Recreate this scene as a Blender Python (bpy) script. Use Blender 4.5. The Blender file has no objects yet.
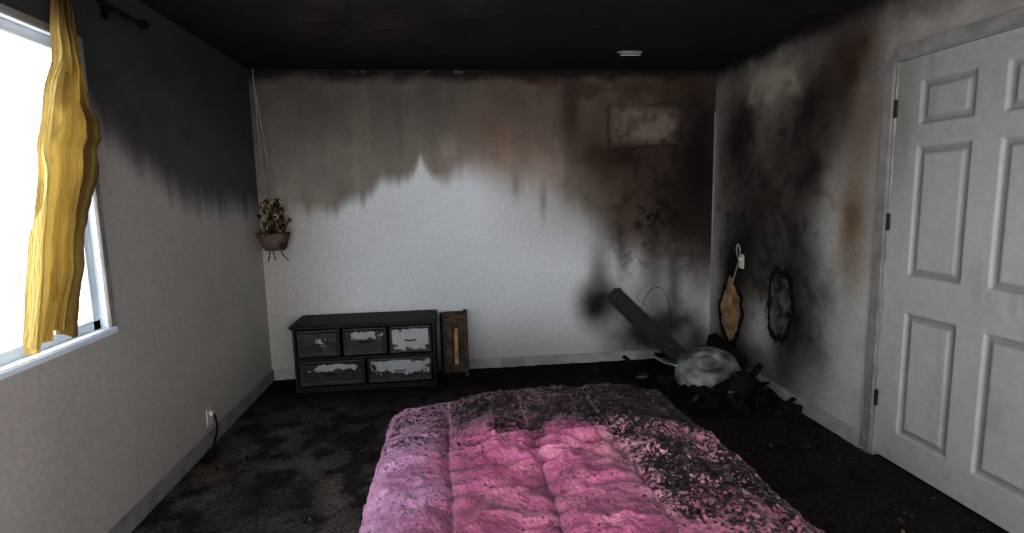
import bpy, bmesh, numpy as np, math, random
from mathutils import Matrix, Vector
random.seed(4)
XL,XR,YB,H=-1.478,2.261,4.516,2.44
YF=-1.3
scene=bpy.context.scene
scene.view_settings.view_transform='Standard'
try: scene.view_settings.look='Medium High Contrast'
except Exception: scene.view_settings.look='None'
scene.view_settings.exposure=0.88

# ------------------------------------------------------------------ helpers
def lin(c):
    c=np.asarray(c,float); return np.where(c<=.04045,c/12.92,((c+.055)/1.055)**2.4)
def S(a,b,x):
    t=np.clip((x-a)/(b-a),0,1); return t*t*(3-2*t)
def vn(X,Y,seed):
    rng=np.random.RandomState(seed); L=rng.rand(256,256)
    xi=np.floor(X).astype(int);yi=np.floor(Y).astype(int);fx=X-xi;fy=Y-yi
    fx=fx*fx*(3-2*fx);fy=fy*fy*(3-2*fy)
    g=lambda i,j:L[i%256,j%256]
    return (g(xi,yi)*(1-fx)+g(xi+1,yi)*fx)*(1-fy)+(g(xi,yi+1)*(1-fx)+g(xi+1,yi+1)*fx)*fy
def fbm(X,Y,s,seed=0,o=5,sy=None):
    sy=s if sy is None else sy
    r=0;a=1;t=0
    for k in range(o):
        r=r+a*vn(X*s*2**k+17.3*k,Y*sy*2**k+9.1*k,seed+k*7);t+=a;a*=.55
    return r/t
def blob(X,Y,cx,cy,rx,ry,amp=.5,seed=3,sc=5):
    n=(fbm(X,Y,sc,seed)-.5)*2*amp
    d=((X-cx)/rx)**2+((Y-cy)/ry)**2
    return np.clip(np.exp(-d*1.2+n)*1.0,0,1)*S(3.4,1.2,d)
def rect(X,Y,x0,x1,y0,y1,soft=.03,seed=5,amp=.08,sc=6):
    n=(fbm(X,Y,sc,seed)-.5)*2*amp
    d=np.minimum(np.minimum(X-x0,x1-X),np.minimum(Y-y0,y1-Y))+n
    return S(-soft,soft,d)
def mixc(C,c,m):
    return C*(1-m[...,None])+np.asarray(c,float)*m[...,None]
def link(o,parent=None):
    bpy.context.collection.objects.link(o)
    if parent: o.parent=parent
    return o
def empty(n,loc=(0,0,0)):
    o=bpy.data.objects.new(n,None); bpy.context.collection.objects.link(o); return o
def grid(name,P,col=None,mask=None,mat=None,parent=None,keep=None,smooth=True):
    nu,nv=P.shape[:2]
    idx=np.arange(nu*nv).reshape(nu,nv)
    F=np.stack([idx[:-1,:-1],idx[1:,:-1],idx[1:,1:],idx[:-1,1:]],-1)
    if keep is not None: F=F[keep]
    F=F.reshape(-1,4)
    m=bpy.data.meshes.new(name); m.from_pydata(P.reshape(-1,3).tolist(),[],F.tolist())
    if col is not None:
        A=m.color_attributes.new('Col','FLOAT_COLOR','POINT')
        d=np.ones((nu*nv,4),dtype=np.float32); d[:,:3]=lin(np.clip(col,0,1)).reshape(-1,3)
        A.data.foreach_set('color',d.ravel())
    if mask is not None:
        A=m.attributes.new('Mask','FLOAT','POINT'); A.data.foreach_set('value',mask.astype(np.float32).ravel())
    if smooth: m.polygons.foreach_set('use_smooth',[True]*len(m.polygons))
    if mat: m.materials.append(mat)
    m.update()
    return link(bpy.data.objects.new(name,m),parent)
def box(name,a,b,mat,parent=None,bev=.004,rot=None,loc=None):
    bm=bmesh.new(); bmesh.ops.create_cube(bm,size=1)
    a=Vector(a);b=Vector(b);c=(a+b)/2;s=b-a
    for v in bm.verts: v.co=Vector((v.co.x*s.x,v.co.y*s.y,v.co.z*s.z))
    if bev: bmesh.ops.bevel(bm,geom=bm.edges[:],offset=min(bev,min(abs(s.x),abs(s.y),abs(s.z))*.4),segments=2,affect='EDGES')
    for v in bm.verts:
        if rot is not None: v.co=rot@v.co
        v.co+=c
    m=bpy.data.meshes.new(name);bm.to_mesh(m);bm.free()
    if mat:m.materials.append(mat)
    return link(bpy.data.objects.new(name,m),parent)
def tube(name,pts,r,mat,parent=None,cyc=False,res=6):
    cu=bpy.data.curves.new(name,'CURVE');cu.dimensions='3D';cu.bevel_depth=r;cu.bevel_resolution=3
    sp=cu.splines.new('NURBS' if len(pts)>3 else 'POLY');sp.points.add(len(pts)-1)
    for p,q in zip(sp.points,pts):p.co=(*q,1)
    if len(pts)>3: sp.order_u=3;sp.use_endpoint_u=True
    sp.use_cyclic_u=cyc;cu.use_fill_caps=True
    cu.materials.append(mat)
    o=bpy.data.objects.new(name,cu);link(o)
    me=bpy.data.meshes.new_from_object(o);bpy.data.objects.remove(o)
    return link(bpy.data.objects.new(name,me),parent)
def lathe(name,prof,mat,parent=None,M=Matrix.Identity(4),seg=40,dent=0):
    vs=[];fs=[]
    for i,(r,z) in enumerate(prof):
        for k in range(seg):
            a=2*math.pi*k/seg
            rr=r*(1+dent*math.sin(3*a+i)*.5+dent*math.sin(7*a+2*i)*.3)
            vs.append(M@Vector((rr*math.cos(a),rr*math.sin(a),z)))
    for i in range(len(prof)-1):
        for k in range(seg):
            k2=(k+1)%seg;fs.append((i*seg+k,i*seg+k2,(i+1)*seg+k2,(i+1)*seg+k))
    m=bpy.data.meshes.new(name);m.from_pydata([tuple(v) for v in vs],[],fs)
    m.polygons.foreach_set('use_smooth',[True]*len(m.polygons));m.materials.append(mat)
    return link(bpy.data.objects.new(name,m),parent)
def join(name,objs,parent=None):
    vs=[];fs=[];mi=[];mats=[];o0=0
    for o in objs:
        me=o.data
        mp=[]
        for mt in me.materials:
            if mt not in mats:mats.append(mt)
            mp.append(mats.index(mt))
        vs+= [tuple(v.co) for v in me.vertices]
        for p in me.polygons:
            fs.append([i+o0 for i in p.vertices]);mi.append(mp[p.material_index] if mp else 0)
        o0+=len(me.vertices)
    m=bpy.data.meshes.new(name);m.from_pydata(vs,[],fs)
    for mt in mats:m.materials.append(mt)
    m.polygons.foreach_set('material_index',mi)
    for o in objs:bpy.data.objects.remove(o)
    return link(bpy.data.objects.new(name,m),parent)

# ------------------------------------------------------------------ materials
def mat(name,col,rough=.7,metal=0,var=.25,nscale=12,bump=.15,bscale=60,spec=.3,col2=None):
    m=bpy.data.materials.new(name);m.use_nodes=True;nt=m.node_tree;N=nt.nodes;L=nt.links
    b=N['Principled BSDF'];b.inputs['Roughness'].default_value=rough;b.inputs['Metallic'].default_value=metal
    b.inputs['Specular IOR Level'].default_value=spec
    tc=N.new('ShaderNodeTexCoord');n=N.new('ShaderNodeTexNoise');n.inputs['Scale'].default_value=nscale;n.inputs['Detail'].default_value=6
    L.new(tc.outputs['Object'],n.inputs['Vector'])
    r=N.new('ShaderNodeValToRGB');c=lin(col);c2=lin(col2) if col2 is not None else c*(1-var)
    r.color_ramp.elements[0].position=.35;r.color_ramp.elements[1].position=.65
    r.color_ramp.elements[0].color=(*c2,1);r.color_ramp.elements[1].color=(*c,1)
    L.new(n.outputs['Fac'],r.inputs['Fac']);L.new(r.outputs['Color'],b.inputs['Base Color'])
    if bump:
        n2=N.new('ShaderNodeTexNoise');n2.inputs['Scale'].default_value=bscale;n2.inputs['Detail'].default_value=4
        L.new(tc.outputs['Object'],n2.inputs['Vector'])
        bp=N.new('ShaderNodeBump');bp.inputs['Strength'].default_value=bump;bp.inputs['Distance'].default_value=.02
        L.new(n2.outputs['Fac'],bp.inputs['Height']);L.new(bp.outputs['Normal'],b.inputs['Normal'])
    return m
def attrmat(name,rough=.85,var=.12,nscale=90,bump=.1,bscale=120,charcol=None,cscale=55,spec=.2,charw=.06,bdist=.01,sheen=0):
    m=bpy.data.materials.new(name);m.use_nodes=True;nt=m.node_tree;N=nt.nodes;L=nt.links
    b=N['Principled BSDF'];b.inputs['Roughness'].default_value=rough;b.inputs['Specular IOR Level'].default_value=spec
    b.inputs['Sheen Weight'].default_value=sheen
    at=N.new('ShaderNodeAttribute');at.attribute_name='Col'
    tc=N.new('ShaderNodeTexCoord');n=N.new('ShaderNodeTexNoise');n.inputs['Scale'].default_value=nscale;n.inputs['Detail'].default_value=5
    L.new(tc.outputs['Object'],n.inputs['Vector'])
    mr=N.new('ShaderNodeMapRange');mr.inputs['From Min'].default_value=.3;mr.inputs['From Max'].default_value=.7
    mr.inputs['To Min'].default_value=1-var;mr.inputs['To Max'].default_value=1+var
    L.new(n.outputs['Fac'],mr.inputs['Value'])
    mx=N.new('ShaderNodeVectorMath');mx.operation='SCALE'
    L.new(at.outputs['Color'],mx.inputs[0]);L.new(mr.outputs[0],mx.inputs['Scale'])
    out=mx.outputs[0]
    if charcol is not None:
        am=N.new('ShaderNodeAttribute');am.attribute_name='Mask'
        n3=N.new('ShaderNodeTexNoise');n3.inputs['Scale'].default_value=cscale;n3.inputs['Detail'].default_value=7;n3.inputs['Roughness'].default_value=.65
        L.new(tc.outputs['Object'],n3.inputs['Vector'])
        ma=N.new('ShaderNodeMath');ma.operation='MULTIPLY_ADD';ma.inputs[1].default_value=.5;ma.inputs[2].default_value=.25
        L.new(am.outputs['Fac'],ma.inputs[0])
        sb=N.new('ShaderNodeMath');sb.operation='SUBTRACT';L.new(ma.outputs[0],sb.inputs[0]);L.new(n3.outputs['Fac'],sb.inputs[1])
        m2=N.new('ShaderNodeMapRange');m2.interpolation_type='SMOOTHSTEP';m2.inputs['From Min'].default_value=-charw;m2.inputs['From Max'].default_value=charw
        L.new(sb.outputs[0],m2.inputs['Value'])
        cm=N.new('ShaderNodeMix');cm.data_type='RGBA'
        L.new(m2.outputs[0],cm.inputs['Factor']);L.new(out,cm.inputs[6]);cm.inputs[7].default_value=(*lin(charcol),1)
        out=cm.outputs[2]
    L.new(out,b.inputs['Base Color'])
    n2=N.new('ShaderNodeTexNoise');n2.inputs['Scale'].default_value=bscale;n2.inputs['Detail'].default_value=5
    L.new(tc.outputs['Object'],n2.inputs['Vector'])
    bp=N.new('ShaderNodeBump');bp.inputs['Strength'].default_value=bump;bp.inputs['Distance'].default_value=bdist
    L.new(n2.outputs['Fac'],bp.inputs['Height']);L.new(bp.outputs['Normal'],b.inputs['Normal'])
    return m
M_wall=attrmat('sooty_plaster',bump=.2,bscale=45,var=.07,nscale=35)
M_ceil=attrmat('charred_ceiling',bump=.35,bscale=30,var=.3,nscale=20)
M_carpet=attrmat('burnt_carpet',rough=1,bump=.9,bscale=140,var=.5,nscale=60,bdist=.02,spec=.05)
M_quilt=attrmat('burnt_quilt',rough=.5,bump=.75,bscale=75,var=.30,nscale=110,charcol=(.11,.09,.095),cscale=68,charw=.045,spec=.4,sheen=.1)
M_drawer=attrmat('melted_drawer_front',rough=.45,bump=.3,bscale=60,var=.2,nscale=40,charcol=(.60,.61,.62),cscale=22,charw=.03,spec=.5)
M_trim=mat('trim_paint',(.67,.66,.645),rough=.55,var=.25,nscale=9,bump=.05)
M_door=M_trim
M_trimd=mat('sooty_trim_paint',(.58,.57,.555),rough=.6,var=.35,nscale=9,bump=.05)
M_vinyl=mat('window_vinyl',(.86,.90,.94),rough=.4,var=.1,nscale=6,bump=0)
M_black=mat('charred_black',(.12,.115,.12),rough=.6,var=.5,nscale=25,bump=.5,bscale=50)
M_char=mat('char',(.08,.07,.065),rough=.9,var=.6,nscale=30,bump=1,bscale=40)
M_silver=mat('scorched_metal',(.64,.66,.67),rough=.5,metal=.3,var=.25,nscale=9,bump=.25,bscale=30,col2=(.33,.32,.31))
M_brown=mat('scorched_wood',(.36,.29,.24),rough=.7,var=.7,nscale=14,bump=.3,bscale=30)
M_wood=mat('bare_wood',(.72,.59,.45),rough=.7,nscale=10,bump=.2,col2=(.46,.36,.27))
M_metaldark=mat('dark_metal',(.10,.09,.09),rough=.45,metal=.6,var=.3,bump=.1)
M_brass=mat('sooty_hinge_metal',(.35,.30,.25),rough=.4,metal=.7,var=.3,bump=.05)
M_cord=mat('pale_cord',(.58,.56,.52),rough=.8,var=.3,bump=.1)
M_outlet=mat('outlet_plastic',(.85,.83,.78),rough=.4,var=.2,bump=0)
M_ash=mat('ash_flakes',(.42,.36,.32),rough=1,var=.6,nscale=8,bump=.3,col2=(.12,.11,.10))

# ------------------------------------------------------------------ room shell
def axis_pts(a,b,step,cuts=()):
    c=[a]+sorted(cuts)+[b];o=[]
    for p,q in zip(c[:-1],c[1:]):
        n=max(1,round((q-p)/step));o+=list(np.linspace(p,q,n+1)[:-1])
    return np.array(o+[b])
ST=.012
# back wall
x=axis_pts(XL,XR,ST);z=axis_pts(0,H,ST);X,Z=np.meshgrid(x,z,indexing='ij')
def drip(X,seed,a=.07):
    return (vn(X*9,X*0,seed)-.5)*a*1.6+(vn(X*28,X*0,seed+1)-.5)*a+(vn(X*3,X*0,seed+2)-.5)*a*1.5
C=np.zeros(X.shape+(3,))+np.array([.79,.80,.815])
n1=fbm(X,Z,1.5,11);n2=fbm(X,Z,6,21);streak=fbm(X,Z,10,31,4,sy=.9)
C*= (1+(n1[...,None]-.5)*.08)
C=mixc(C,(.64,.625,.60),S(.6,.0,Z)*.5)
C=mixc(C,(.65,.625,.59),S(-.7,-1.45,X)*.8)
bz=np.interp(X,[-1.48,-1.0,-.75,-.55,-.38,-.28,-.21,-.14,-.02,.2,.5,.8,1.1,1.4,1.7,2.3],[1.40,1.36,1.42,1.53,1.60,1.66,1.84,1.66,1.62,1.66,1.54,1.44,1.32,1.12,1.0,.9])
bz=bz+drip(X,41,.05)
soft=np.interp(X,[-1.5,-.5,-.1,.3,.8,1.2,2.2],[.18,.16,.12,.40,.36,.30,.4])
m=S(0,1,(Z-bz+soft*.5)/soft)
sc=np.array([.49,.465,.435])*np.ones(C.shape)
sc=mixc(sc,(.62,.57,.535),S(-.3,.3,X)*S(1.2,.7,X)*S(2.1,1.6,Z)*.9)
sc=mixc(sc,(.50,.42,.375),S(.0,.4,X)*S(1.2,.8,X)*S(1.5,1.9,Z)*.7)
sc=mixc(sc,(.31,.285,.26),S(1.6,2.35,Z+(n1-.5)*.5)*.8)
sc=mixc(sc,(.26,.22,.195),S(1.1,1.8,X)*.6)
sc=sc*(1+(streak[...,None]-.5)*.18)*(1+(n2[...,None]-.5)*.22)*(1+(n1[...,None]-.5)*.3)
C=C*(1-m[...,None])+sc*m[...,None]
C=mixc(C,(.58,.55,.525),S(.85,1.5,Z+(n1-.5)*.4)*(1-m)*.45*(S(-.8,-1.4,X)+S(.2,.9,X)))
def db(cx,cz,rx,rz,c,a=1,amp=.5,seed=3,sc=5):
    global C; C=mixc(C,c,blob(X,Z,cx,cz,rx,rz,amp,seed,sc)*a)
db(1.66,1.65,.58,.58,(.23,.185,.155),.82,.7,51,3)
db(2.12,1.70,.22,.80,(.08,.055,.045),.98,.6,52,4)
db(2.2,1.15,.13,.50,(.16,.11,.09),.9,.7,60,5)
db(1.95,1.18,.24,.40,(.17,.135,.115),.85,.7,53,4)
db(1.72,.95,.09,.34,(.28,.24,.21),.65,.8,64,6)
db(1.92,.75,.06,.38,(.24,.21,.19),.7,.8,69,6)
db(1.45,1.02,.05,.28,(.36,.32,.29),.65,.8,65,6)
db(1.02,2.1,.09,.36,(.17,.135,.11),.9,.6,54,5)
db(1.22,1.85,.16,.28,(.27,.20,.16),.8,.7,55,5)
db(1.5,1.2,.16,.28,(.29,.25,.22),.7,.7,56,5)
db(.78,1.42,.03,.18,(.5,.45,.42),.6,.5,66,5);db(.55,1.55,.03,.14,(.52,.47,.44),.6,.5,67,5)
db(.35,2.0,.25,.12,(.44,.36,.32),.5,.8,160,4)
m=rect(X,Z,1.38,1.92,1.86,2.14,.07,61,.05,5)
C=mixc(C,(.43,.395,.36),m*(.35+.75*S(.35,.6,n2)))
C=mixc(C,(.13,.095,.08),S(.02,.0,np.abs(np.minimum(np.minimum(X-1.34,1.96-X),np.minimum(Z-1.82,2.17-Z))+(fbm(X,Z,8,62)-.5)*.08))*.5*S(.35,.6,fbm(X,Z,5,162)))
C=mixc(C,(.15,.11,.09),blob(X,Z,1.45,1.75,.3,.10,.7,68,6)*.6)
sp=fbm(X,Z,22,71,4)
C=mixc(C,(.07,.05,.04),S(.52,.60,sp)*blob(X,Z,1.72,1.27,.19,.14,.4,72)*1.0)
C=mixc(C,(.10,.07,.055),S(.5,.66,fbm(X,Z,12,73,4))*rect(X,Z,1.4,2.2,.8,2.2,.2,74)*.35)
db(1.24,.50,.17,.20,(.09,.07,.06),.97,.5,57,6)
db(1.25,.80,.09,.28,(.38,.34,.31),.65,.6,58,6)
db(1.9,.70,.40,.35,(.42,.40,.385),.65,.8,59,4)
db(1.8,.22,.42,.25,(.18,.17,.165),.85,.8,59,6)
C=mixc(C,(.30,.20,.145),rect(X,Z,.66,.90,2.32,2.38,.02,75,.04,10)*.7)
C=mixc(C,(.25,.175,.135),rect(X,Z,1.0,2.2,2.24,2.34,.04,76,.1,7)*.6)
C=mixc(C,(.07,.06,.06),S(2.33,2.43,Z+(n2-.5)*.12)*.85)
cr=np.abs(fbm(X,Z,4,81,3)-.5)
C=mixc(C,(.25,.22,.2),S(.008,.002,cr)*rect(X,Z,1.5,2.2,.35,1.0,.05,82)*.4)
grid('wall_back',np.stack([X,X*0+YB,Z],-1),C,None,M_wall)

# right wall (door opening)
DY0,DY1,DZ=1.655,2.615,2.07
y=axis_pts(YF,YB,ST*1.2,(DY0,DY1));z=axis_pts(0,H,ST*1.2,(DZ,));Y,Z=np.meshgrid(y,z,indexing='ij')
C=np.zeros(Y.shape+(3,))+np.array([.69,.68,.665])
X=Y
n1=fbm(Y,Z,1.8,111);n2=fbm(Y,Z,7,121);streak=fbm(Y,Z,12,131,4,sy=1.0)
C=C*(1+(n1[...,None]-.5)*.18)*(1+(n2[...,None]-.5)*.18)
C=mixc(C,(.50,.475,.445),S(.9,2.0,Z)*(.45+.7*(streak-.3)))
db(4.3,1.7,.25,.7,(.38,.35,.33),.8,.6,140,3)
db(2.95,2.2,.22,.50,(.20,.15,.115),.9,.6,141,4)
db(3.28,1.85,.27,.55,(.14,.115,.10),.95,.7,142,4)
db(3.65,1.5,.32,.50,(.20,.17,.15),.87,.7,143,4)
db(3.95,1.15,.30,.48,(.16,.135,.12),.87,.7,144,4)
db(3.38,1.10,.20,.60,(.22,.20,.185),.87,.7,145,4)
db(4.1,1.85,.24,.40,(.17,.14,.125),.9,.7,146,4)
db(3.30,.58,.30,.42,(.13,.12,.115),.97,.6,147,5)
db(3.75,.95,.32,.28,(.20,.185,.17),.8,.7,155,5)
db(4.12,.80,.24,.40,(.09,.08,.07),.98,.6,148,5)
db(4.17,.30,.28,.3,(.20,.18,.17),.85,.7,156,5)
db(3.45,.25,.10,.3,(.22,.21,.20),.7,.8,157,6)
db(2.86,1.22,.10,.32,(.42,.32,.235),.85,.6,149,6)
db(2.84,1.7,.10,.25,(.46,.38,.30),.5,.7,150,6)
db(3.8,.15,.6,.16,(.28,.27,.26),.75,.8,151,5)
C=mixc(C,(.62,.585,.54),rect(Y,Z,3.42,4.00,2.08,2.28,.05,152,.11,4)*.85*S(.2,.45,n2))
C=mixc(C,(.32,.29,.27),S(2.2,2.38,Z+(n2-.5)*.2)*.7)
C=mixc(C,(.09,.08,.075),S(2.34,2.44,Z+(n2-.5)*.1)*.85*S(1.0,3.2,Y))
C=mixc(C,(.08,.065,.055),S(.52,.66,fbm(Y,Z,12,153,4))*rect(Y,Z,3.1,4.4,.5,2.1,.25,154)*.32)
C=mixc(C,(.60,.58,.56),S(4.42,4.50,Y+(n2-.5)*.04)*.8*S(2.2,1.9,Z))
yc=(y[:-1]+y[1:])/2;zc=(z[:-1]+z[1:])/2
keep=~(((yc>DY0)&(yc<DY1))[:,None]&(zc<DZ)[None,:])
grid('wall_right',np.stack([Y*0+XR,Y,Z],-1),C,None,M_wall,keep=keep)

# left wall (window opening)
WY0,WY1,WZ0,WZ1=.75,2.50,.92,2.10
y=axis_pts(YF,YB,ST*1.2,(WY0,WY1));z=axis_pts(0,H,ST*1.2,(WZ0,WZ1));Y,Z=np.meshgrid(y,z,indexing='ij');X=Y
n1=fbm(Y,Z,1.8,211);n2=fbm(Y,Z,7,221)
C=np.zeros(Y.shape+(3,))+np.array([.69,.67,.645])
C=C*(1+(n1[...,None]-.5)*.12)
bz=np.interp(Y,[1,2.5,2.7,2.85,3.05,3.25,3.6,4.0,4.5],[1.9,1.75,1.66,1.58,1.50,1.38,1.35,1.38,1.36])+drip(Y,241,.05)
m=S(-.06,.20,Z-bz)
sc=mixc(np.zeros(C.shape)+np.array([.35,.345,.34]),(.25,.245,.245),S(1.5,2.4,Z))*(1+(n2[...,None]-.5)*.25)
C=C*(1-m[...,None])+sc*m[...,None]
yc=(y[:-1]+y[1:])/2;zc=(z[:-1]+z[1:])/2
keep=~(((yc>WY0)&(yc<WY1))[:,None]&((zc>WZ0)&(zc<WZ1))[None,:])
grid('wall_left',np.stack([Y*0+XL,Y,Z],-1),C,None,M_wall,keep=keep)

# floor & ceiling
x=axis_pts(XL-.12,XR+.14,.02);y=axis_pts(YF,YB+.12,.02);X,Y=np.meshgrid(x,y,indexing='ij');Z=Y
n1=fbm(X,Y,2,311);n2=fbm(X,Y,9,321)
C=np.zeros(X.shape+(3,))+np.array([.27,.255,.245])
C=mixc(C,(.43,.41,.39),S(.38,.68,n1*.6+n2*.4)*.9*S(4.3,3.5,Y)*S(.6,-.4,X))
C=mixc(C,(.17,.155,.15),S(.5,.35,n2)*.6)
C=mixc(C,(.11,.10,.095),S(3.7,4.3,Y)*.6)
C=mixc(C,(.15,.14,.135),S(1.0,1.5,X)*.5)
C=mixc(C,(.42,.33,.26),blob(X,Y,-1.36,2.98,.07,.12,.5,330)*.8)
PZ=(fbm(X,Y,14,331)-.5)*.012
grid('floor',np.stack([X,Y,PZ-.006],-1),C,None,M_carpet)
C=np.zeros(X.shape+(3,))+np.array([.155,.14,.13])
n1=fbm(X,Y,1.6,411);n2=fbm(X,Y,8,421)
C=mixc(C,(.22,.19,.17),S(.45,.7,n1)*.8);C=mixc(C,(.10,.09,.085),S(.5,.35,n2)*.5)
C=mixc(C,(.07,.065,.065),S(3.4,4.4,Y)*.5)
C=mixc(C,(.85,.85,.84),rect(X,Y,1.24,1.42,3.92,3.98,.012,430,.04,14))
grid('ceiling',np.stack([X,Y,X*0+H],-1),C,None,M_ceil)

# unseen wall behind the camera, opened wide to let fill light in
g=empty('wall_front_fill_opening')
box('lintel',(XL,YF-.1,2.30),(XR,YF,H),M_trim,g,0)
box('pier_left',(XL,YF-.1,0),(XL+.12,YF,2.3),M_trim,g,0);box('pier_right',(XR-.12,YF-.1,0),(XR,YF,2.3),M_trim,g,0)

# baseboards
box('baseboard_left',(XL+.001,YF,-.02),(XL+.014,YB,.085),M_trimd,None,.004)
box('baseboard_back',(XL+.015,YB-.014,-.02),(XR-.015,YB-.001,.075),M_trim,None,.004)
box('baseboard_right',(XR-.014,DY1+.07,-.02),(XR-.001,YB-.015,.085),M_trim,None,.004)
tube('trim_1',[(XR-.004,YB-.004,.08),(XR-.004,YB-.004,1.3),(XR-.004,YB-.004,2.1)],.006,M_trimd)

# ------------------------------------------------------------------ door
def panel_relief(P,rects):
    D=np.zeros(P[0].shape)
    for (a,b,c,d) in rects:
        e=np.minimum(np.minimum(P[0]-a,b-P[0]),np.minimum(P[1]-c,d-P[1]))
        D=np.where(e>0,-.013*S(0,.012,e)+.010*S(.026,.046,e),D)
    return D
door=empty('door_1')
y=axis_pts(DY0+.004,DY1-.004,.006);z=axis_pts(.012,DZ-.004,.006);Y,Z=np.meshgrid(y,z,indexing='ij')
cols=[(2.19,2.475),(1.775,2.06)];rows=[(1.745,1.955),(1.005,1.645),(.175,.82)]
D=panel_relief((Y,Z),[(a,b,c,d) for a,b in cols for c,d in rows])
n2=fbm(Y,Z,3,511);n4=fbm(Y,Z,8,515,4,sy=2);C=np.zeros(Y.shape+(3,))+np.array([.68,.68,.675]);C*=(1+(n2[...,None]-.5)*.12)
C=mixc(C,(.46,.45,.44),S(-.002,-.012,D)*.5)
C=mixc(C,(.55,.54,.52),S(1.3,2.1,Z+(n2-.5)*.6)*.5)
C=mixc(C,(.42,.39,.36),S(2.35,2.62,Y+(n4-.5)*.3)*S(1.0,1.9,Z)*.5)
C=mixc(C,(.48,.46,.43),S(.58,.7,n4)*.18)
M_doorp=attrmat('sooty_door_paint',rough=.6,bump=.08,bscale=30,var=.06,nscale=25,spec=.3)
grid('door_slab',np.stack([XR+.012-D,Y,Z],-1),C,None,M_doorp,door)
box('door_back',(XR+.03,DY0+.004,.012),(XR+.05,DY1-.004,DZ-.004),M_door,door,0)
for k,(hz) in enumerate((1.84,1.27,.32)):
    box(f'hinge_{k+1}',(XR-.004,DY1-.012,hz-.045),(XR+.010,DY1+.004,hz+.045),M_brass,door,.002)
fr=empty('trim_2')
box('casing_hinge_side',(XR-.016,DY1,0),(XR-.001,DY1+.065,DZ+.065),M_trimd,fr,.005)
box('casing_latch_side',(XR-.016,DY0-.065,0),(XR-.001,DY0,DZ+.065),M_trim,fr,.005)
box('casing_head',(XR-.016,DY0,DZ),(XR-.001,DY1,DZ+.065),M_trimd,fr,.005)
box('jamb_a',(XR,DY1-.003,-.02),(XR+.08,DY1+.02,DZ+.02),M_trimd,fr,0)
box('jamb_b',(XR,DY0-.02,-.02),(XR+.08,DY0+.003,DZ+.02),M_trimd,fr,0)
box('jamb_c',(XR,DY0,DZ-.003),(XR+.08,DY1,DZ+.02),M_trimd,fr,0)
box('threshold',(XR+.045,DY0,-.02),(XR+.08,DY1,.03),M_char,fr,0)

# ------------------------------------------------------------------ window
w=empty('window_1')
t=.09
box('reveal_far',(XL-t,WY1-.001,WZ0-.02),(XL-.0005,WY1+.02,WZ1+.02),M_vinyl,w,0)
box('reveal_near',(XL-t,WY0-.02,WZ0-.02),(XL-.0005,WY0+.001,WZ1+.02),M_trimd,w,0)
box('reveal_top',(XL-t,WY0,WZ1-.001),(XL-.0005,WY1,WZ1+.02),M_vinyl,w,0)
box('sill',(XL-t,WY0-.03,WZ0-.025),(XL+.022,WY1+.03,WZ0+.004),M_vinyl,w,.006)
for nm,a,b in (('frame_far',(WY1-.05,WZ0),(WY1,WZ1)),('frame_near',(WY0,WZ0),(WY0+.05,WZ1)),('frame_bottom',(WY0,WZ0),(WY1,WZ0+.045)),('frame_top',(WY0,WZ1-.045),(WY1,WZ1))):
    box(nm,(XL-.07,a[0],a[1]),(XL-.03,b[0],b[1]),M_vinyl,w,.004)
for nm,a,b in (('casing_far',(WY1-.002,WZ0-.03),(WY1+.035,WZ1+.03)),('casing_top',(WY0,WZ1-.002),(WY1,WZ1+.03))):
    box(nm,(XL+.0005,a[0],a[1]),(XL+.012,b[0],b[1]),M_trimd,w,.003)

# ------------------------------------------------------------------ curtain + rod
def cur_mat():
    m=bpy.data.materials.new('mustard_curtain');m.use_nodes=True;N=m.node_tree.nodes;L=m.node_tree.links
    N.clear();o=N.new('ShaderNodeOutputMaterial');at=N.new('ShaderNodeAttribute');at.attribute_name='Col'
    d=N.new('ShaderNodeBsdfDiffuse');t=N.new('ShaderNodeBsdfTranslucent');mx=N.new('ShaderNodeMixShader');mx.inputs[0].default_value=.22
    L.new(at.outputs['Color'],d.inputs[0]);L.new(at.outputs['Color'],t.inputs[0]);L.new(d.outputs[0],mx.inputs[1]);L.new(t.outputs[0],mx.inputs[2])
    n=N.new('ShaderNodeTexNoise');n.inputs['Scale'].default_value=14;b=N.new('ShaderNodeBump');b.inputs['Strength'].default_value=.5;b.inputs['Distance'].default_value=.03
    L.new(n.outputs[0],b.inputs['Height']);L.new(b.outputs[0],d.inputs['Normal']);L.new(mx.outputs[0],o.inputs[0]);return m
u=np.linspace(0,1,260);v=np.linspace(0,1,300);Uu,V=np.meshgrid(u,v,indexing='ij')
ztop,zbot=2.262,1.00
Zc=ztop+(zbot-ztop)*V
k=.934;tz=lambda a:[1.457+(q-1.457)*k for q in a]
zl=[.95,1.1,1.3,1.5,1.65,1.8,1.9,2.0,2.3];yl=[2.03,2.07,2.12,2.18,2.22,2.28,2.33,2.38,2.42]
zr=[.90,1.05,1.2,1.35,1.42,1.50,1.60,1.68,1.73,1.78,1.86,1.97,2.1,2.3];yr=[2.27,2.33,2.39,2.42,2.44,2.50,2.54,2.56,2.60,2.59,2.54,2.51,2.50,2.51]
Yl=np.interp(Zc,tz(zl),yl)*k;Yr=np.interp(Zc,tz(zr),yr)*k
Yr=Yr+(vn(Zc*18,Zc*0,7)-.5)*.02
Yl=Yl+(vn(Zc*9,Zc*0,9)-.5)*.015
n=fbm(Uu,V,5,19)
sag=fbm(Uu*2,V*1.2,2,29,3)
W=Uu+.035*np.sin(V*5+Uu*4)+(sag-.5)*.16
taper=.45+.55*S(0,.3,V)
Yc=Yl+(Yr-Yl)*Uu+.006*np.sin(W*28)
fold=.55*np.sin(W*2*math.pi*3.6+.8)+.28*np.sin(W*2*math.pi*8.3+1.9+V)+.14*np.sin(W*2*math.pi*15+V*3)
Xc=XL+.10+taper*.034*fold+.016*(fbm(Uu,V,4,13)-.5)+.008*(fbm(Uu,V,12,23)-.5)
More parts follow.
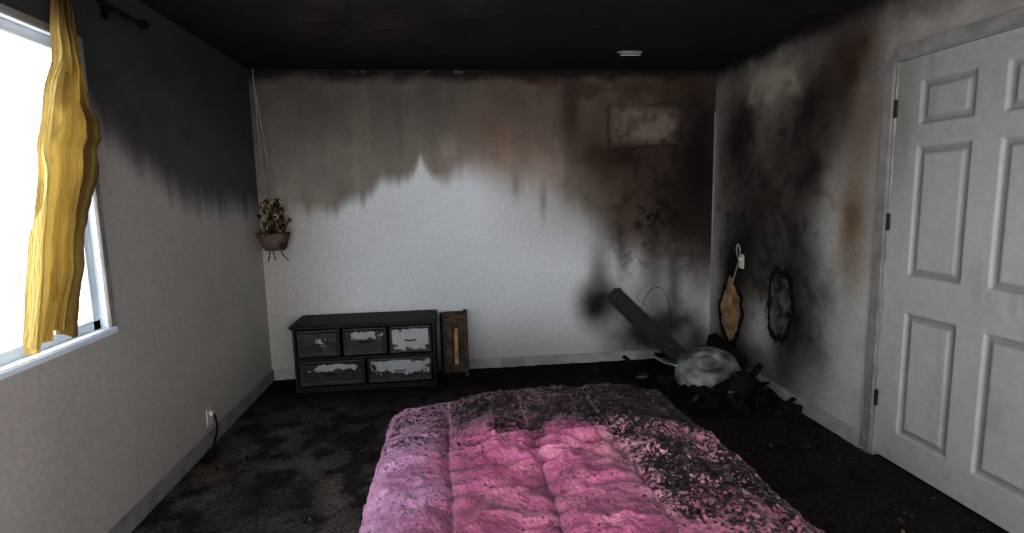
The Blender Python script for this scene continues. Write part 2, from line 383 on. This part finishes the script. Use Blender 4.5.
Zc2=Zc-.05*np.sin(Uu*9)*S(.85,1,V)*.5+(.03*(vn(Uu*8,Uu*0,3)-.5))*S(.9,1,V)
C=np.zeros(Uu.shape+(3,))+np.array([.68,.575,.31])
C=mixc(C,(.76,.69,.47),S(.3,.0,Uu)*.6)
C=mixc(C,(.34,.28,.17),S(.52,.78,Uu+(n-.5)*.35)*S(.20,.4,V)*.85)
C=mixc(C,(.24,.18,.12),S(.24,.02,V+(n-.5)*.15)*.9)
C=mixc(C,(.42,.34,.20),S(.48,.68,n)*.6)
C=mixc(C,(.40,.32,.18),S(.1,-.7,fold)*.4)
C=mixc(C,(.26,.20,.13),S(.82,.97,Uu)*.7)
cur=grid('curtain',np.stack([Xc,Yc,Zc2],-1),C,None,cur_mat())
rod=empty('curtain_rod')
tube('pole',[(XL+.10,.6,2.272),(XL+.10,1.8,2.272),(XL+.10,2.80,2.272)],.009,M_metaldark,rod)
lathe('finial',[(0,0),(.012,.003),(.016,.02),(.022,.035),(.023,.05),(.016,.068),(0,.075)],M_metaldark,rod,Matrix.Translation((XL+.10,2.80,2.272))@Matrix.Rotation(-math.pi/2,4,'X'),20)
tube('bracket',[(XL+.002,2.72,2.30),(XL+.05,2.72,2.30),(XL+.10,2.72,2.258)],.007,M_metaldark,rod)
box('bracket_plate',(XL+.001,2.70,2.26),(XL+.008,2.74,2.34),M_metaldark,rod,.002)

# ------------------------------------------------------------------ bed
bed=empty('bed')
bx0,bx1,by0,by1=-.32,1.07,.55,2.70
box('box_spring',(bx0+.08,by0+.05,.03),(bx1-.08,by1-.22,.27),M_char,bed,.03)
box('mattress',(bx0+.07,by0+.04,.27),(bx1-.07,by1-.22,.42),M_brown,bed,.05)
for i,(a,b) in enumerate(((bx0+.15,by0+.15),(bx1-.15,by0+.15),(bx0+.15,by1-.3),(bx1-.15,by1-.3))):
    box(f'leg_{i+1}',(a-.02,b-.02,0),(a+.02,b+.02,.04),M_metaldark,bed,.002)
hx=(bx1-bx0)/2;cx=(bx1+bx0)/2
s=np.linspace(-hx-.34,hx+.34,400);tt=np.linspace(0,by1-by0+.36,540);Sx,T=np.meshgrid(s,tt,indexing='ij')
r=.11
def bend(e,r):
    a=np.clip(e/r,0,math.pi/2)
    return r*np.sin(a), np.where(e<r*math.pi/2,r*(1-np.cos(a)),r+e-r*math.pi/2)
ex=np.maximum(np.abs(Sx)-(hx-r),0);ax_,dx=bend(ex,r)
ey=np.maximum(T-(by1-by0-r),0);ay_,dy=bend(ey,r)
Xb=cx+np.sign(Sx)*(np.minimum(np.abs(Sx),hx-r)+ax_+.10*np.maximum(dx-r,0))
Yb=by0+np.minimum(T,by1-by0-r)+ay_+.10*np.maximum(dy-r,0)
drop=np.sqrt(dx**2+dy**2+.6*dx*dy)
lx=cx+Sx;ly=by0+T
lxw=lx+(fbm(lx,ly,1.5,599,2)-.5)*.05
ph=((lxw+.03)/.325);fr_=np.abs(ph-np.floor(ph)-.5)*2
far=S(2.15,2.45,ly)
puff=.036*np.sqrt(np.clip(1-fr_**2.2,0,1))*(1-.65*far)
ph2=(ly/.42+.1*np.floor(ph));f2=np.abs(ph2-np.floor(ph2)-.5)*2
puff-= .010*S(.85,1,f2)
n1=fbm(lx,ly,3,631);n2=fbm(lx,ly,12,641);n3=fbm(lx,ly,30,651,3);n5=fbm(lx,ly,55,655,3)
C=np.zeros(lx.shape+(3,))+np.array([.72,.40,.55])
C=mixc(C,(.68,.53,.67),S(.05,-.15,lx+(n2-.5)*.2)*.8)
C=mixc(C,(.82,.54,.63),S(.5,.65,n2)*S(-.05,.1,lx)*.7)
C=mixc(C,(.80,.62,.65),S(.5,.7,lx+(n1-.5)*.3)*.85)
C=mixc(C,(.44,.36,.40),S(2.02,2.28,ly+(n1-.5)*.3)*S(-.25,.05,lx)*.8)
C=mixc(C,(.52,.26,.38),S(.55,.40,n1)*S(2.2,1.8,ly)*.5)
mk=np.zeros(lx.shape)+.27
mk=np.maximum(mk,S(1.95,2.25,ly+(n1-.5)*.45)*.64*S(-.18,.05,lx))
mk=np.maximum(mk,S(.45,.72,lx+(n1-.5)*.35)*.60)
mk=np.maximum(mk,S(.25,.6,lx)*S(1.9,2.15,ly)*.70)
mk=np.maximum(mk,S(.15,-.02,lx)*S(1.4,2.3,ly)*.46)
mk+= (n2-.5)*.55*S(.2,.5,mk)+(n1-.5)*.25
mk-=blob(lx,ly,.40,1.93,.22,.12,.7,661)*.3
mk+= blob(lx,ly,.08,2.0,.16,.10,.7,662)*.25+blob(lx,ly,.33,2.02,.06,.16,.7,663)*.25
seam=S(.93,1,fr_)
mk-=seam*.20;C=mixc(C,(.68,.50,.60),seam*.7)
mk=np.clip(mk,0,1)
wr=(fbm(lx,ly,4,601,5)-.5)*.035+(fbm(lx,ly,16,611,4)-.5)*.018
rid=(1-np.abs(fbm(lx,ly,4.5,621,4)*2-1)*1.6);wr+=.020*np.clip(rid,0,1)**2
wr+=.005*np.sin(ly*70+8*fbm(lx,ly,3,625,2))*S(.35,.95,fr_)
wr*=(1-.4*far)
crease=blob(lx,ly,.35,1.95,.35,.18,.5,622)
wr+=crease*.05*(1-np.abs(fbm(lx*1.2,ly*2.2,5,623,3)*2-1)*2)
wr+=S(.35,.6,mk)*((n5-.5)*.020+(n3-.5)*.014)     # crusted, blistered cloth
Zb=np.maximum(.475-drop+ (puff+wr)*np.clip(1-drop*1.2,.3,1),.06)
Xb=Xb+(wr)*np.sign(Sx)*np.clip(dx*5,0,1)*.8
Yb=Yb+wr*np.clip(dy*5,0,1)*.8-.16*S(.35,-.40,lx)*S(1.6,2.7,ly)-.06*S(.8,1.1,lx)*S(1.6,2.7,ly)
Zb-=.03*S(.75,1.05,lx)+.02*S(0,-.3,lx)
Zb=np.maximum(Zb,.05)
grid('quilt',np.stack([Xb,Yb,Zb],-1),C,mk,M_quilt,bed)

# ------------------------------------------------------------------ dresser
dr=empty('dresser')
dx0,dx1,dyf,dyb,dh=-1.19,-.14,4.12,4.49,.525
box('top',(dx0-.015,dyf-.015,dh-.03),(dx1+.015,dyb,dh),M_black,dr,.006)
box('side_left',(dx0,dyf+.012,0),(dx0+.02,dyb,dh-.03),M_black,dr,.002)
box('side_right',(dx1-.02,dyf+.012,0),(dx1,dyb,dh-.03),M_black,dr,.002)
box('back',(dx0+.02,dyb-.01,0),(dx1-.02,dyb,dh-.03),M_black,dr,.002)
box('bottom',(dx0+.02,dyf+.012,0),(dx1-.02,dyb-.01,.04),M_black,dr,.002)
box('rail',(dx0+.02,dyf+.012,.245),(dx1-.02,dyf+.05,.265),M_black,dr,.002)
def drawer(nm,x0,x1,z0,z1,mfun,seed):
    box(nm+'_box',(x0+.008,dyf+.02,z0+.008),(x1-.008,dyf+.3,z1-.008),M_black,dr,.002)
    x=np.linspace(x0,x1,70);z=np.linspace(z0,z1,50);X,Z=np.meshgrid(x,z,indexing='ij')
    e=np.minimum(np.minimum(X-x0,x1-X),np.minimum(Z-z0,z1-Z))
    n=fbm(X,Z,9,seed)
    D=.016*S(0,.006,e)-.008*S(.020,.028,e)+(n-.5)*.012
    C=np.zeros(X.shape+(3,))+np.array([.12,.12,.13])
    C=mixc(C,(.18,.18,.19),S(.45,.7,n)*.7)
    mk=mfun((X-x0)/(x1-x0),(Z-z0)/(z1-z0))*S(.012,.03,e)+(fbm(X,Z,10,seed+5)-.5)*.5
    grid(nm,np.stack([X,dyf+.02-D,Z],-1),C,np.clip(mk,0,1)*1.0,M_drawer,dr)
    tube(nm+'_pull',[((x0+x1)/2-.04,dyf-.004,(z0+z1)/2),((x0+x1)/2-.03,dyf-.014,(z0+z1)/2-.004),((x0+x1)/2+.03,dyf-.014,(z0+z1)/2-.004),((x0+x1)/2+.04,dyf-.004,(z0+z1)/2)],.004,M_metaldark,dr)
wd=(dx1-dx0-.04)
drawer('drawer_1',dx0+.025,dx0+.025+wd*.315,.27,.485,lambda a,b:.05+.35*blob(a,b,.6,.6,.3,.2,.5,1),701)
drawer('drawer_2',dx0+.025+wd*.33,dx0+.025+wd*.655,.27,.485,lambda a,b:.05+.85*blob(a,b,.5,.72,.5,.18,.6,2),702)
drawer('drawer_3',dx0+.025+wd*.67,dx1-.025,.27,.485,lambda a,b:.1+1.0*blob(a,b,.5,.55,.6,.5,.6,3),703)
drawer('drawer_4',dx0+.025,dx0+.025+wd*.485,.045,.245,lambda a,b:.05+.85*blob(a,b,.5,.72,.5,.18,.9,4),704)
drawer('drawer_5',dx0+.025+wd*.50,dx1-.025,.045,.245,lambda a,b:.1+.95*blob(a,b,.55,.65,.55,.4,.8,6),705)

cr_=empty('scorched_wooden_crate')
cx0,cx1,cy0,cy1=-.105,.115,4.30,4.48
box('side_l',(cx0,cy0,0),(cx0+.02,cy1,.50),M_char,cr_,.003)
box('side_r',(cx1-.03,cy0,0),(cx1,cy1,.52),M_brown,cr_,.003)
box('crate_top',(cx0+.02,cy0,.485),(cx1-.03,cy1,.505),M_brown,cr_,.003)
box('crate_floor',(cx0+.02,cy0,.0),(cx1-.03,cy1,.02),M_char,cr_,.003)
box('crate_back',(cx0+.02,cy0+.05,.02),(cx1-.03,cy0+.06,.485),M_brown,cr_,.002)
box('slat_1',(cx0+.05,cy0+.02,.06),(cx0+.09,cy0+.045,.44),M_ash,cr_,.003)
box('slat_2',(cx0+.11,cy0+.02,.10),(cx0+.14,cy0+.045,.40),M_wood,cr_,.003)

# ------------------------------------------------------------------ hanging planter in corner
hp=empty('hanging_planter')
pc=Vector((-1.335,4.37,0))
top=Vector((-1.43,4.47,2.43))
for i in range(4):
    a=math.pi/4+i*math.pi/2;rr=.05
    e=pc+Vector((rr*math.cos(a),rr*math.sin(a),1.20))
    pts=[top+(e-top)*t_+Vector((.004*math.sin(t_*30+i),.004*math.cos(t_*25),0)) for t_ in np.linspace(0,1,10)]
    tube(f'cord_{i+1}',pts,.0032,M_cord,hp)
lathe('hook',[(0,0),(.02,.002),(.02,.008),(0,.008)],M_metaldark,hp,Matrix.Translation((top.x,top.y,2.43)),16)
lathe('basket',[(0,1.07),(.07,1.07),(.085,1.09),(.10,1.15),(.125,1.20),(.113,1.20),(.09,1.14),(.06,1.09),(0,1.09)],M_ash,hp,Matrix.Translation(pc),24,.05)
M_petal=mat('dried_petals',(.74,.68,.58),rough=.7,nscale=24,bump=.1,col2=(.36,.30,.24))
rng=random.Random(8);lv=[]
for i in range(130):
    a=rng.random()*6.28;h0=1.18;hh=rng.uniform(.0,.26);rr=rng.random()**.5*.12*(1-.35*abs(hh-.12)/.14)
    b=pc+Vector((rr*.4*math.cos(a),rr*.4*math.sin(a),h0));e=pc+Vector((rr*math.cos(a),rr*math.sin(a),h0+hh))
    e.x=max(e.x,XL+.03);e.y=min(e.y,YB-.03)
    q=rng.uniform(.009,.02)
    lv.append(box('l',e-Vector((q,.004,q*1.2)),e+Vector((q,.004,q*1.2)),rng.choice([M_petal,M_petal,M_petal,M_ash,M_ash,M_brown,M_char]),None,.004,Matrix.Rotation(rng.random()*3,3,'Z')@Matrix.Rotation(rng.uniform(-1.2,1.2),3,'Y')@Matrix.Rotation(rng.uniform(-.8,.8),3,'X')))
    lv.append(tube('st',[b,(b+e)/2,e],.003,M_brown))
join('dried_foliage',lv,hp)
for i in range(3):
    a=i*2.1;b=pc+Vector((.05*math.cos(a),.05*math.sin(a)-.02,1.07))
    tube(f'tassel_{i}',[b,b+Vector((.01,-.01,-.03)),b+Vector((.03-.02*i,-.01,-.06)),b+Vector((.05-.03*i,0,-.08))],.004,M_metaldark,hp)

# ------------------------------------------------------------------ holes in right wall
def hole(name,yc,zc,ry,rz,cmat,seed):
    g=empty(name)
    seg=140;rng=np.random.RandomState(seed)
    ang=np.linspace(0,2*math.pi,seg,endpoint=False)
    nz=lambda f,sd:vn(np.cos(ang)*f+9,np.sin(ang)*f+9,sd)-.5
    jag=1+.35*nz(1.5,seed)+.25*nz(4,seed+1)+.14*nz(10,seed+2)
    jag2=1+.35*nz(1.5,seed)+.32*nz(4,seed+6)+.18*nz(9,seed+7)
    def ring(s,x,jg):
        return [(x,yc+ry*s*jj*math.cos(a),zc+rz*s*jj*math.sin(a)) for a,jj in zip(ang,jg)]
    def band(nm,rings,mt,cap=False):
        vs=[p for r_ in rings for p in r_];fs=[]
        for i in range(len(rings)-1):
            for k2 in range(seg):
                kk=(k2+1)%seg;fs.append((i*seg+k2,i*seg+kk,(i+1)*seg+kk,(i+1)*seg+k2))
        if cap:
            vs.append((rings[-1][0][0],yc,zc));c=len(vs)-1;b0=(len(rings)-1)*seg
            for k2 in range(seg):fs.append((b0+k2,b0+(k2+1)%seg,c))
        m_=bpy.data.meshes.new(nm);m_.from_pydata(vs,[],fs);m_.materials.append(mt);link(bpy.data.objects.new(nm,m_),g)
    band('charred_rim',[ring(1.10,XR-.0015,jag2),ring(1.02,XR-.007,jag),ring(.93,XR-.009,jag),ring(.86,XR-.002,jag2)],M_char)
    band('exposed_core',[ring(.97,XR-.004,jag),ring(.5,XR-.0035,jag)],cmat,True)
M_gyp=mat('exposed_gypsum',(.44,.43,.42),rough=.9,nscale=11,bump=.6,col2=(.08,.075,.07))
hole('wall_burn_hole',4.17,.47,.18,.27,M_wood,3)
hole('wall_burn_hole.001',3.50,.64,.15,.22,M_gyp,5)
out=empty('wall_outlet')
box('cover',(XR-.008,3.98,.84),(XR-.001,4.05,.95),M_outlet,out,.003)
box('plug',(XR-.03,4.00,.90),(XR-.008,4.03,.93),M_outlet,out,.004)
tube('cord',[(XR-.03,4.015,.91),(XR-.05,4.03,.98),(XR-.03,4.03,1.05),(XR-.02,4.0,.95),(XR-.03,4.06,.80),(XR-.03,4.10,.70),(XR-.02,4.12,.75)],.006,M_cord,out)
out2=empty('wall_outlet.001')
box('cover',(XL+.001,3.30,.12),(XL+.007,3.37,.23),M_outlet,out2,.003)
box('plug',(XL+.007,3.32,.18),(XL+.03,3.35,.21),M_outlet,out2,.004)
tube('cord',[(XL+.03,3.335,.19),(XL+.06,3.32,.12),(XL+.05,3.25,.03),(XL+.09,3.12,.01),(XL+.05,3.03,.01),(XL+.13,3.06,.012)],.006,M_metaldark,out2)

# ------------------------------------------------------------------ tower fan, tipped
tf=empty('tower_fan')
A=Vector((1.74,3.95,.17));B=Vector((1.245,4.10,.67))
dirv=(B-A).normalized();side=dirv.cross(Vector((0,1,0))).normalized();fwd=side.cross(dirv)
Rm=Matrix((side,fwd,dirv)).transposed()
L_=(B-A).length;mid=(A+B)/2
def fbox(nm,a,b,mt,bev=.004):
    a=Vector(a);b=Vector(b);c=(a+b)/2;s_=(b-a)/2
    o=box(nm,-s_,s_,mt,tf,bev)
    o.data.transform(Matrix.Translation(mid+Rm@c)@Rm.to_4x4());return o
fbox('body',(-.065,-.06,-L_/2),(.065,.06,L_/2),M_black,.018)
fbox('cap',(-.068,-.062,L_/2-.05),(.068,.062,L_/2+.012),M_metaldark,.02)
for i in range(14):
    zz=-L_/2+.06+i*(L_-.16)/14
    fbox(f'grille_{i}',(-.045,-.067,zz),(.045,-.058,zz+.012),M_metaldark,.002)
fbox('neck',(-.03,-.03,-L_/2-.08),(.03,.03,-L_/2+.01),M_metaldark,.01)
Mb=Matrix.Translation((1.86,3.74,.13))@Matrix.Rotation(math.radians(-14),4,'Y')@Matrix.Rotation(math.radians(24),4,'X')
lathe('base',[(0,.085),(.06,.085),(.065,.08),(.09,.078),(.095,.088),(.13,.085),(.18,.07),(.215,.04),(.232,-.01),(.24,-.02),(.235,-.07),(.222,-.072),(.225,-.02),(0,-.01)],M_silver,tf,Mb,48,.04)
box('bracket_plate',(1.50,3.78,.16),(1.76,3.90,.175),M_silver,tf,.004,Matrix.Rotation(.35,3,'Y')@Matrix.Rotation(.3,3,'Z'))

# ------------------------------------------------------------------ debris (one heap)
dp=empty('charred_debris')
x=np.linspace(1.22,2.225,120);y=np.linspace(3.05,4.46,150);X,Y=np.meshgrid(x,y,indexing='ij')
e=np.minimum(np.minimum(X-1.22,2.225-X+.3),np.minimum(Y-3.05,4.46-Y+.3))
ex_=blob(X,Y,1.95,3.85,.5,.5,.5,801,4)
Zd=-.012+S(0,.2,e)*ex_*(.07+.11*fbm(X,Y,7,802)+.06*(fbm(X,Y,25,803)-.5))
n=fbm(X,Y,14,804)
C=np.zeros(X.shape+(3,))+np.array([.08,.075,.075]);C=mixc(C,(.28,.25,.23),S(.62,.75,n)*.8)
grid('rubble',np.stack([X,Y,Zd],-1),C,None,attrmat('char_rubble',rough=.95,bump=1,bscale=60,var=.6,nscale=50,bdist=.03),dp)
rng=random.Random(5);obs=[]
def shard(c,s,m_):
    R_=Matrix.Rotation(rng.random()*6.28,3,'Z')@Matrix.Rotation(rng.uniform(-.5,.5),3,'Y')@Matrix.Rotation(rng.uniform(-.3,.3),3,'X')
    return box('s',Vector(c)-Vector(s)/2,Vector(c)+Vector(s)/2,m_,None,.001,R_)
for i in range(110):
    px=min(max(rng.gauss(1.9,.22),1.3),2.13);py=min(max(rng.gauss(3.75,.32),3.15),4.35)
    zz=.04+rng.random()*.08
    if (px-1.86)**2+(py-3.72)**2<.28**2: zz=.04
    obs.append(shard((px,py,zz),(rng.uniform(.04,.16),rng.uniform(.02,.07),rng.uniform(.008,.03)),rng.choice([M_char,M_char,M_char,M_black,M_ash])))
obs.append(box('s',(2.0,3.45,-.02),(2.04,3.48,.28),M_char,None,.003,Matrix.Rotation(.7,3,'Y')))
obs.append(box('s',(1.88,3.36,.02),(2.02,3.50,.20),M_black,None,.02,Matrix.Rotation(.5,3,'Z')@Matrix.Rotation(.35,3,'X')))
obs.append(box('s',(2.06,3.75,.05),(2.15,4.15,.26),M_char,None,.02,Matrix.Rotation(.2,3,'Z')@Matrix.Rotation(.3,3,'X')))
join('charred_planks',obs,dp)
obs=[]
for i in range(480):
    rx=rng.random()
    if rx<.45: px,py=rng.uniform(-1.4,-.4),rng.uniform(1.8,4.05)
    elif rx<.7: px,py=rng.uniform(-.1,1.2),rng.uniform(2.8,4.4)
    else: px,py=rng.uniform(1.15,2.2),rng.uniform(1.8,3.1)
    sz=rng.uniform(.005,.022)
    obs.append(shard((px,py,.006),(sz,sz*rng.uniform(.4,1),.004),rng.choice([M_char,M_char,M_ash,M_ash,M_black])))
join('floor_ash_flakes',obs)
tube('burnt_wire',[(1.62,4.46,.50),(1.66,4.42,.62),(1.74,4.40,.66),(1.82,4.42,.58),(1.86,4.40,.40),(1.84,4.38,.15)],.0025,M_metaldark)
obs=[]
for px in (-.72,-.64,-.18,.08,.95,1.3):
    s_=rng.uniform(.04,.10)
    obs.append(box('s',(px,YB-.05,H-.03),(px+s_,YB-.02,H-.024),M_ash,None,.001,Matrix.Rotation(rng.uniform(-.6,.6),3,'X')@Matrix.Rotation(rng.uniform(-.25,.25),3,'Y')))
obs.append(box('s',(1.26,3.94,H-.02),(1.40,3.97,H-.016),M_outlet,None,.001,Matrix.Rotation(.15,3,'X')))
join('peeling_paint',obs)

# ------------------------------------------------------------------ camera
h,a,p,r_,f=1.4573,.1119,.1317,.0223,547.97
fw=Vector((math.sin(a)*math.cos(p),math.cos(a)*math.cos(p),-math.sin(p)))
r0=Vector((math.cos(a),-math.sin(a),0));u0=r0.cross(fw)
R=r0*math.cos(r_)-u0*math.sin(r_);U=u0*math.cos(r_)+r0*math.sin(r_)
c=bpy.data.cameras.new('camera');c.sensor_width=36;c.lens=f*36/1024;c.clip_start=.02
co=link(bpy.data.objects.new('camera',c))
co.matrix_world=Matrix(((R.x,U.x,-fw.x,0),(R.y,U.y,-fw.y,0),(R.z,U.z,-fw.z,h),(0,0,0,1)))
scene.camera=co

# ------------------------------------------------------------------ light: overcast sky through the window and the added front opening
w=bpy.data.worlds.new('sky');scene.world=w;w.use_nodes=True
bg=w.node_tree.nodes['Background'];bg.inputs['Color'].default_value=(.96,.98,1,1);bg.inputs['Strength'].default_value=3.2
print('ok')
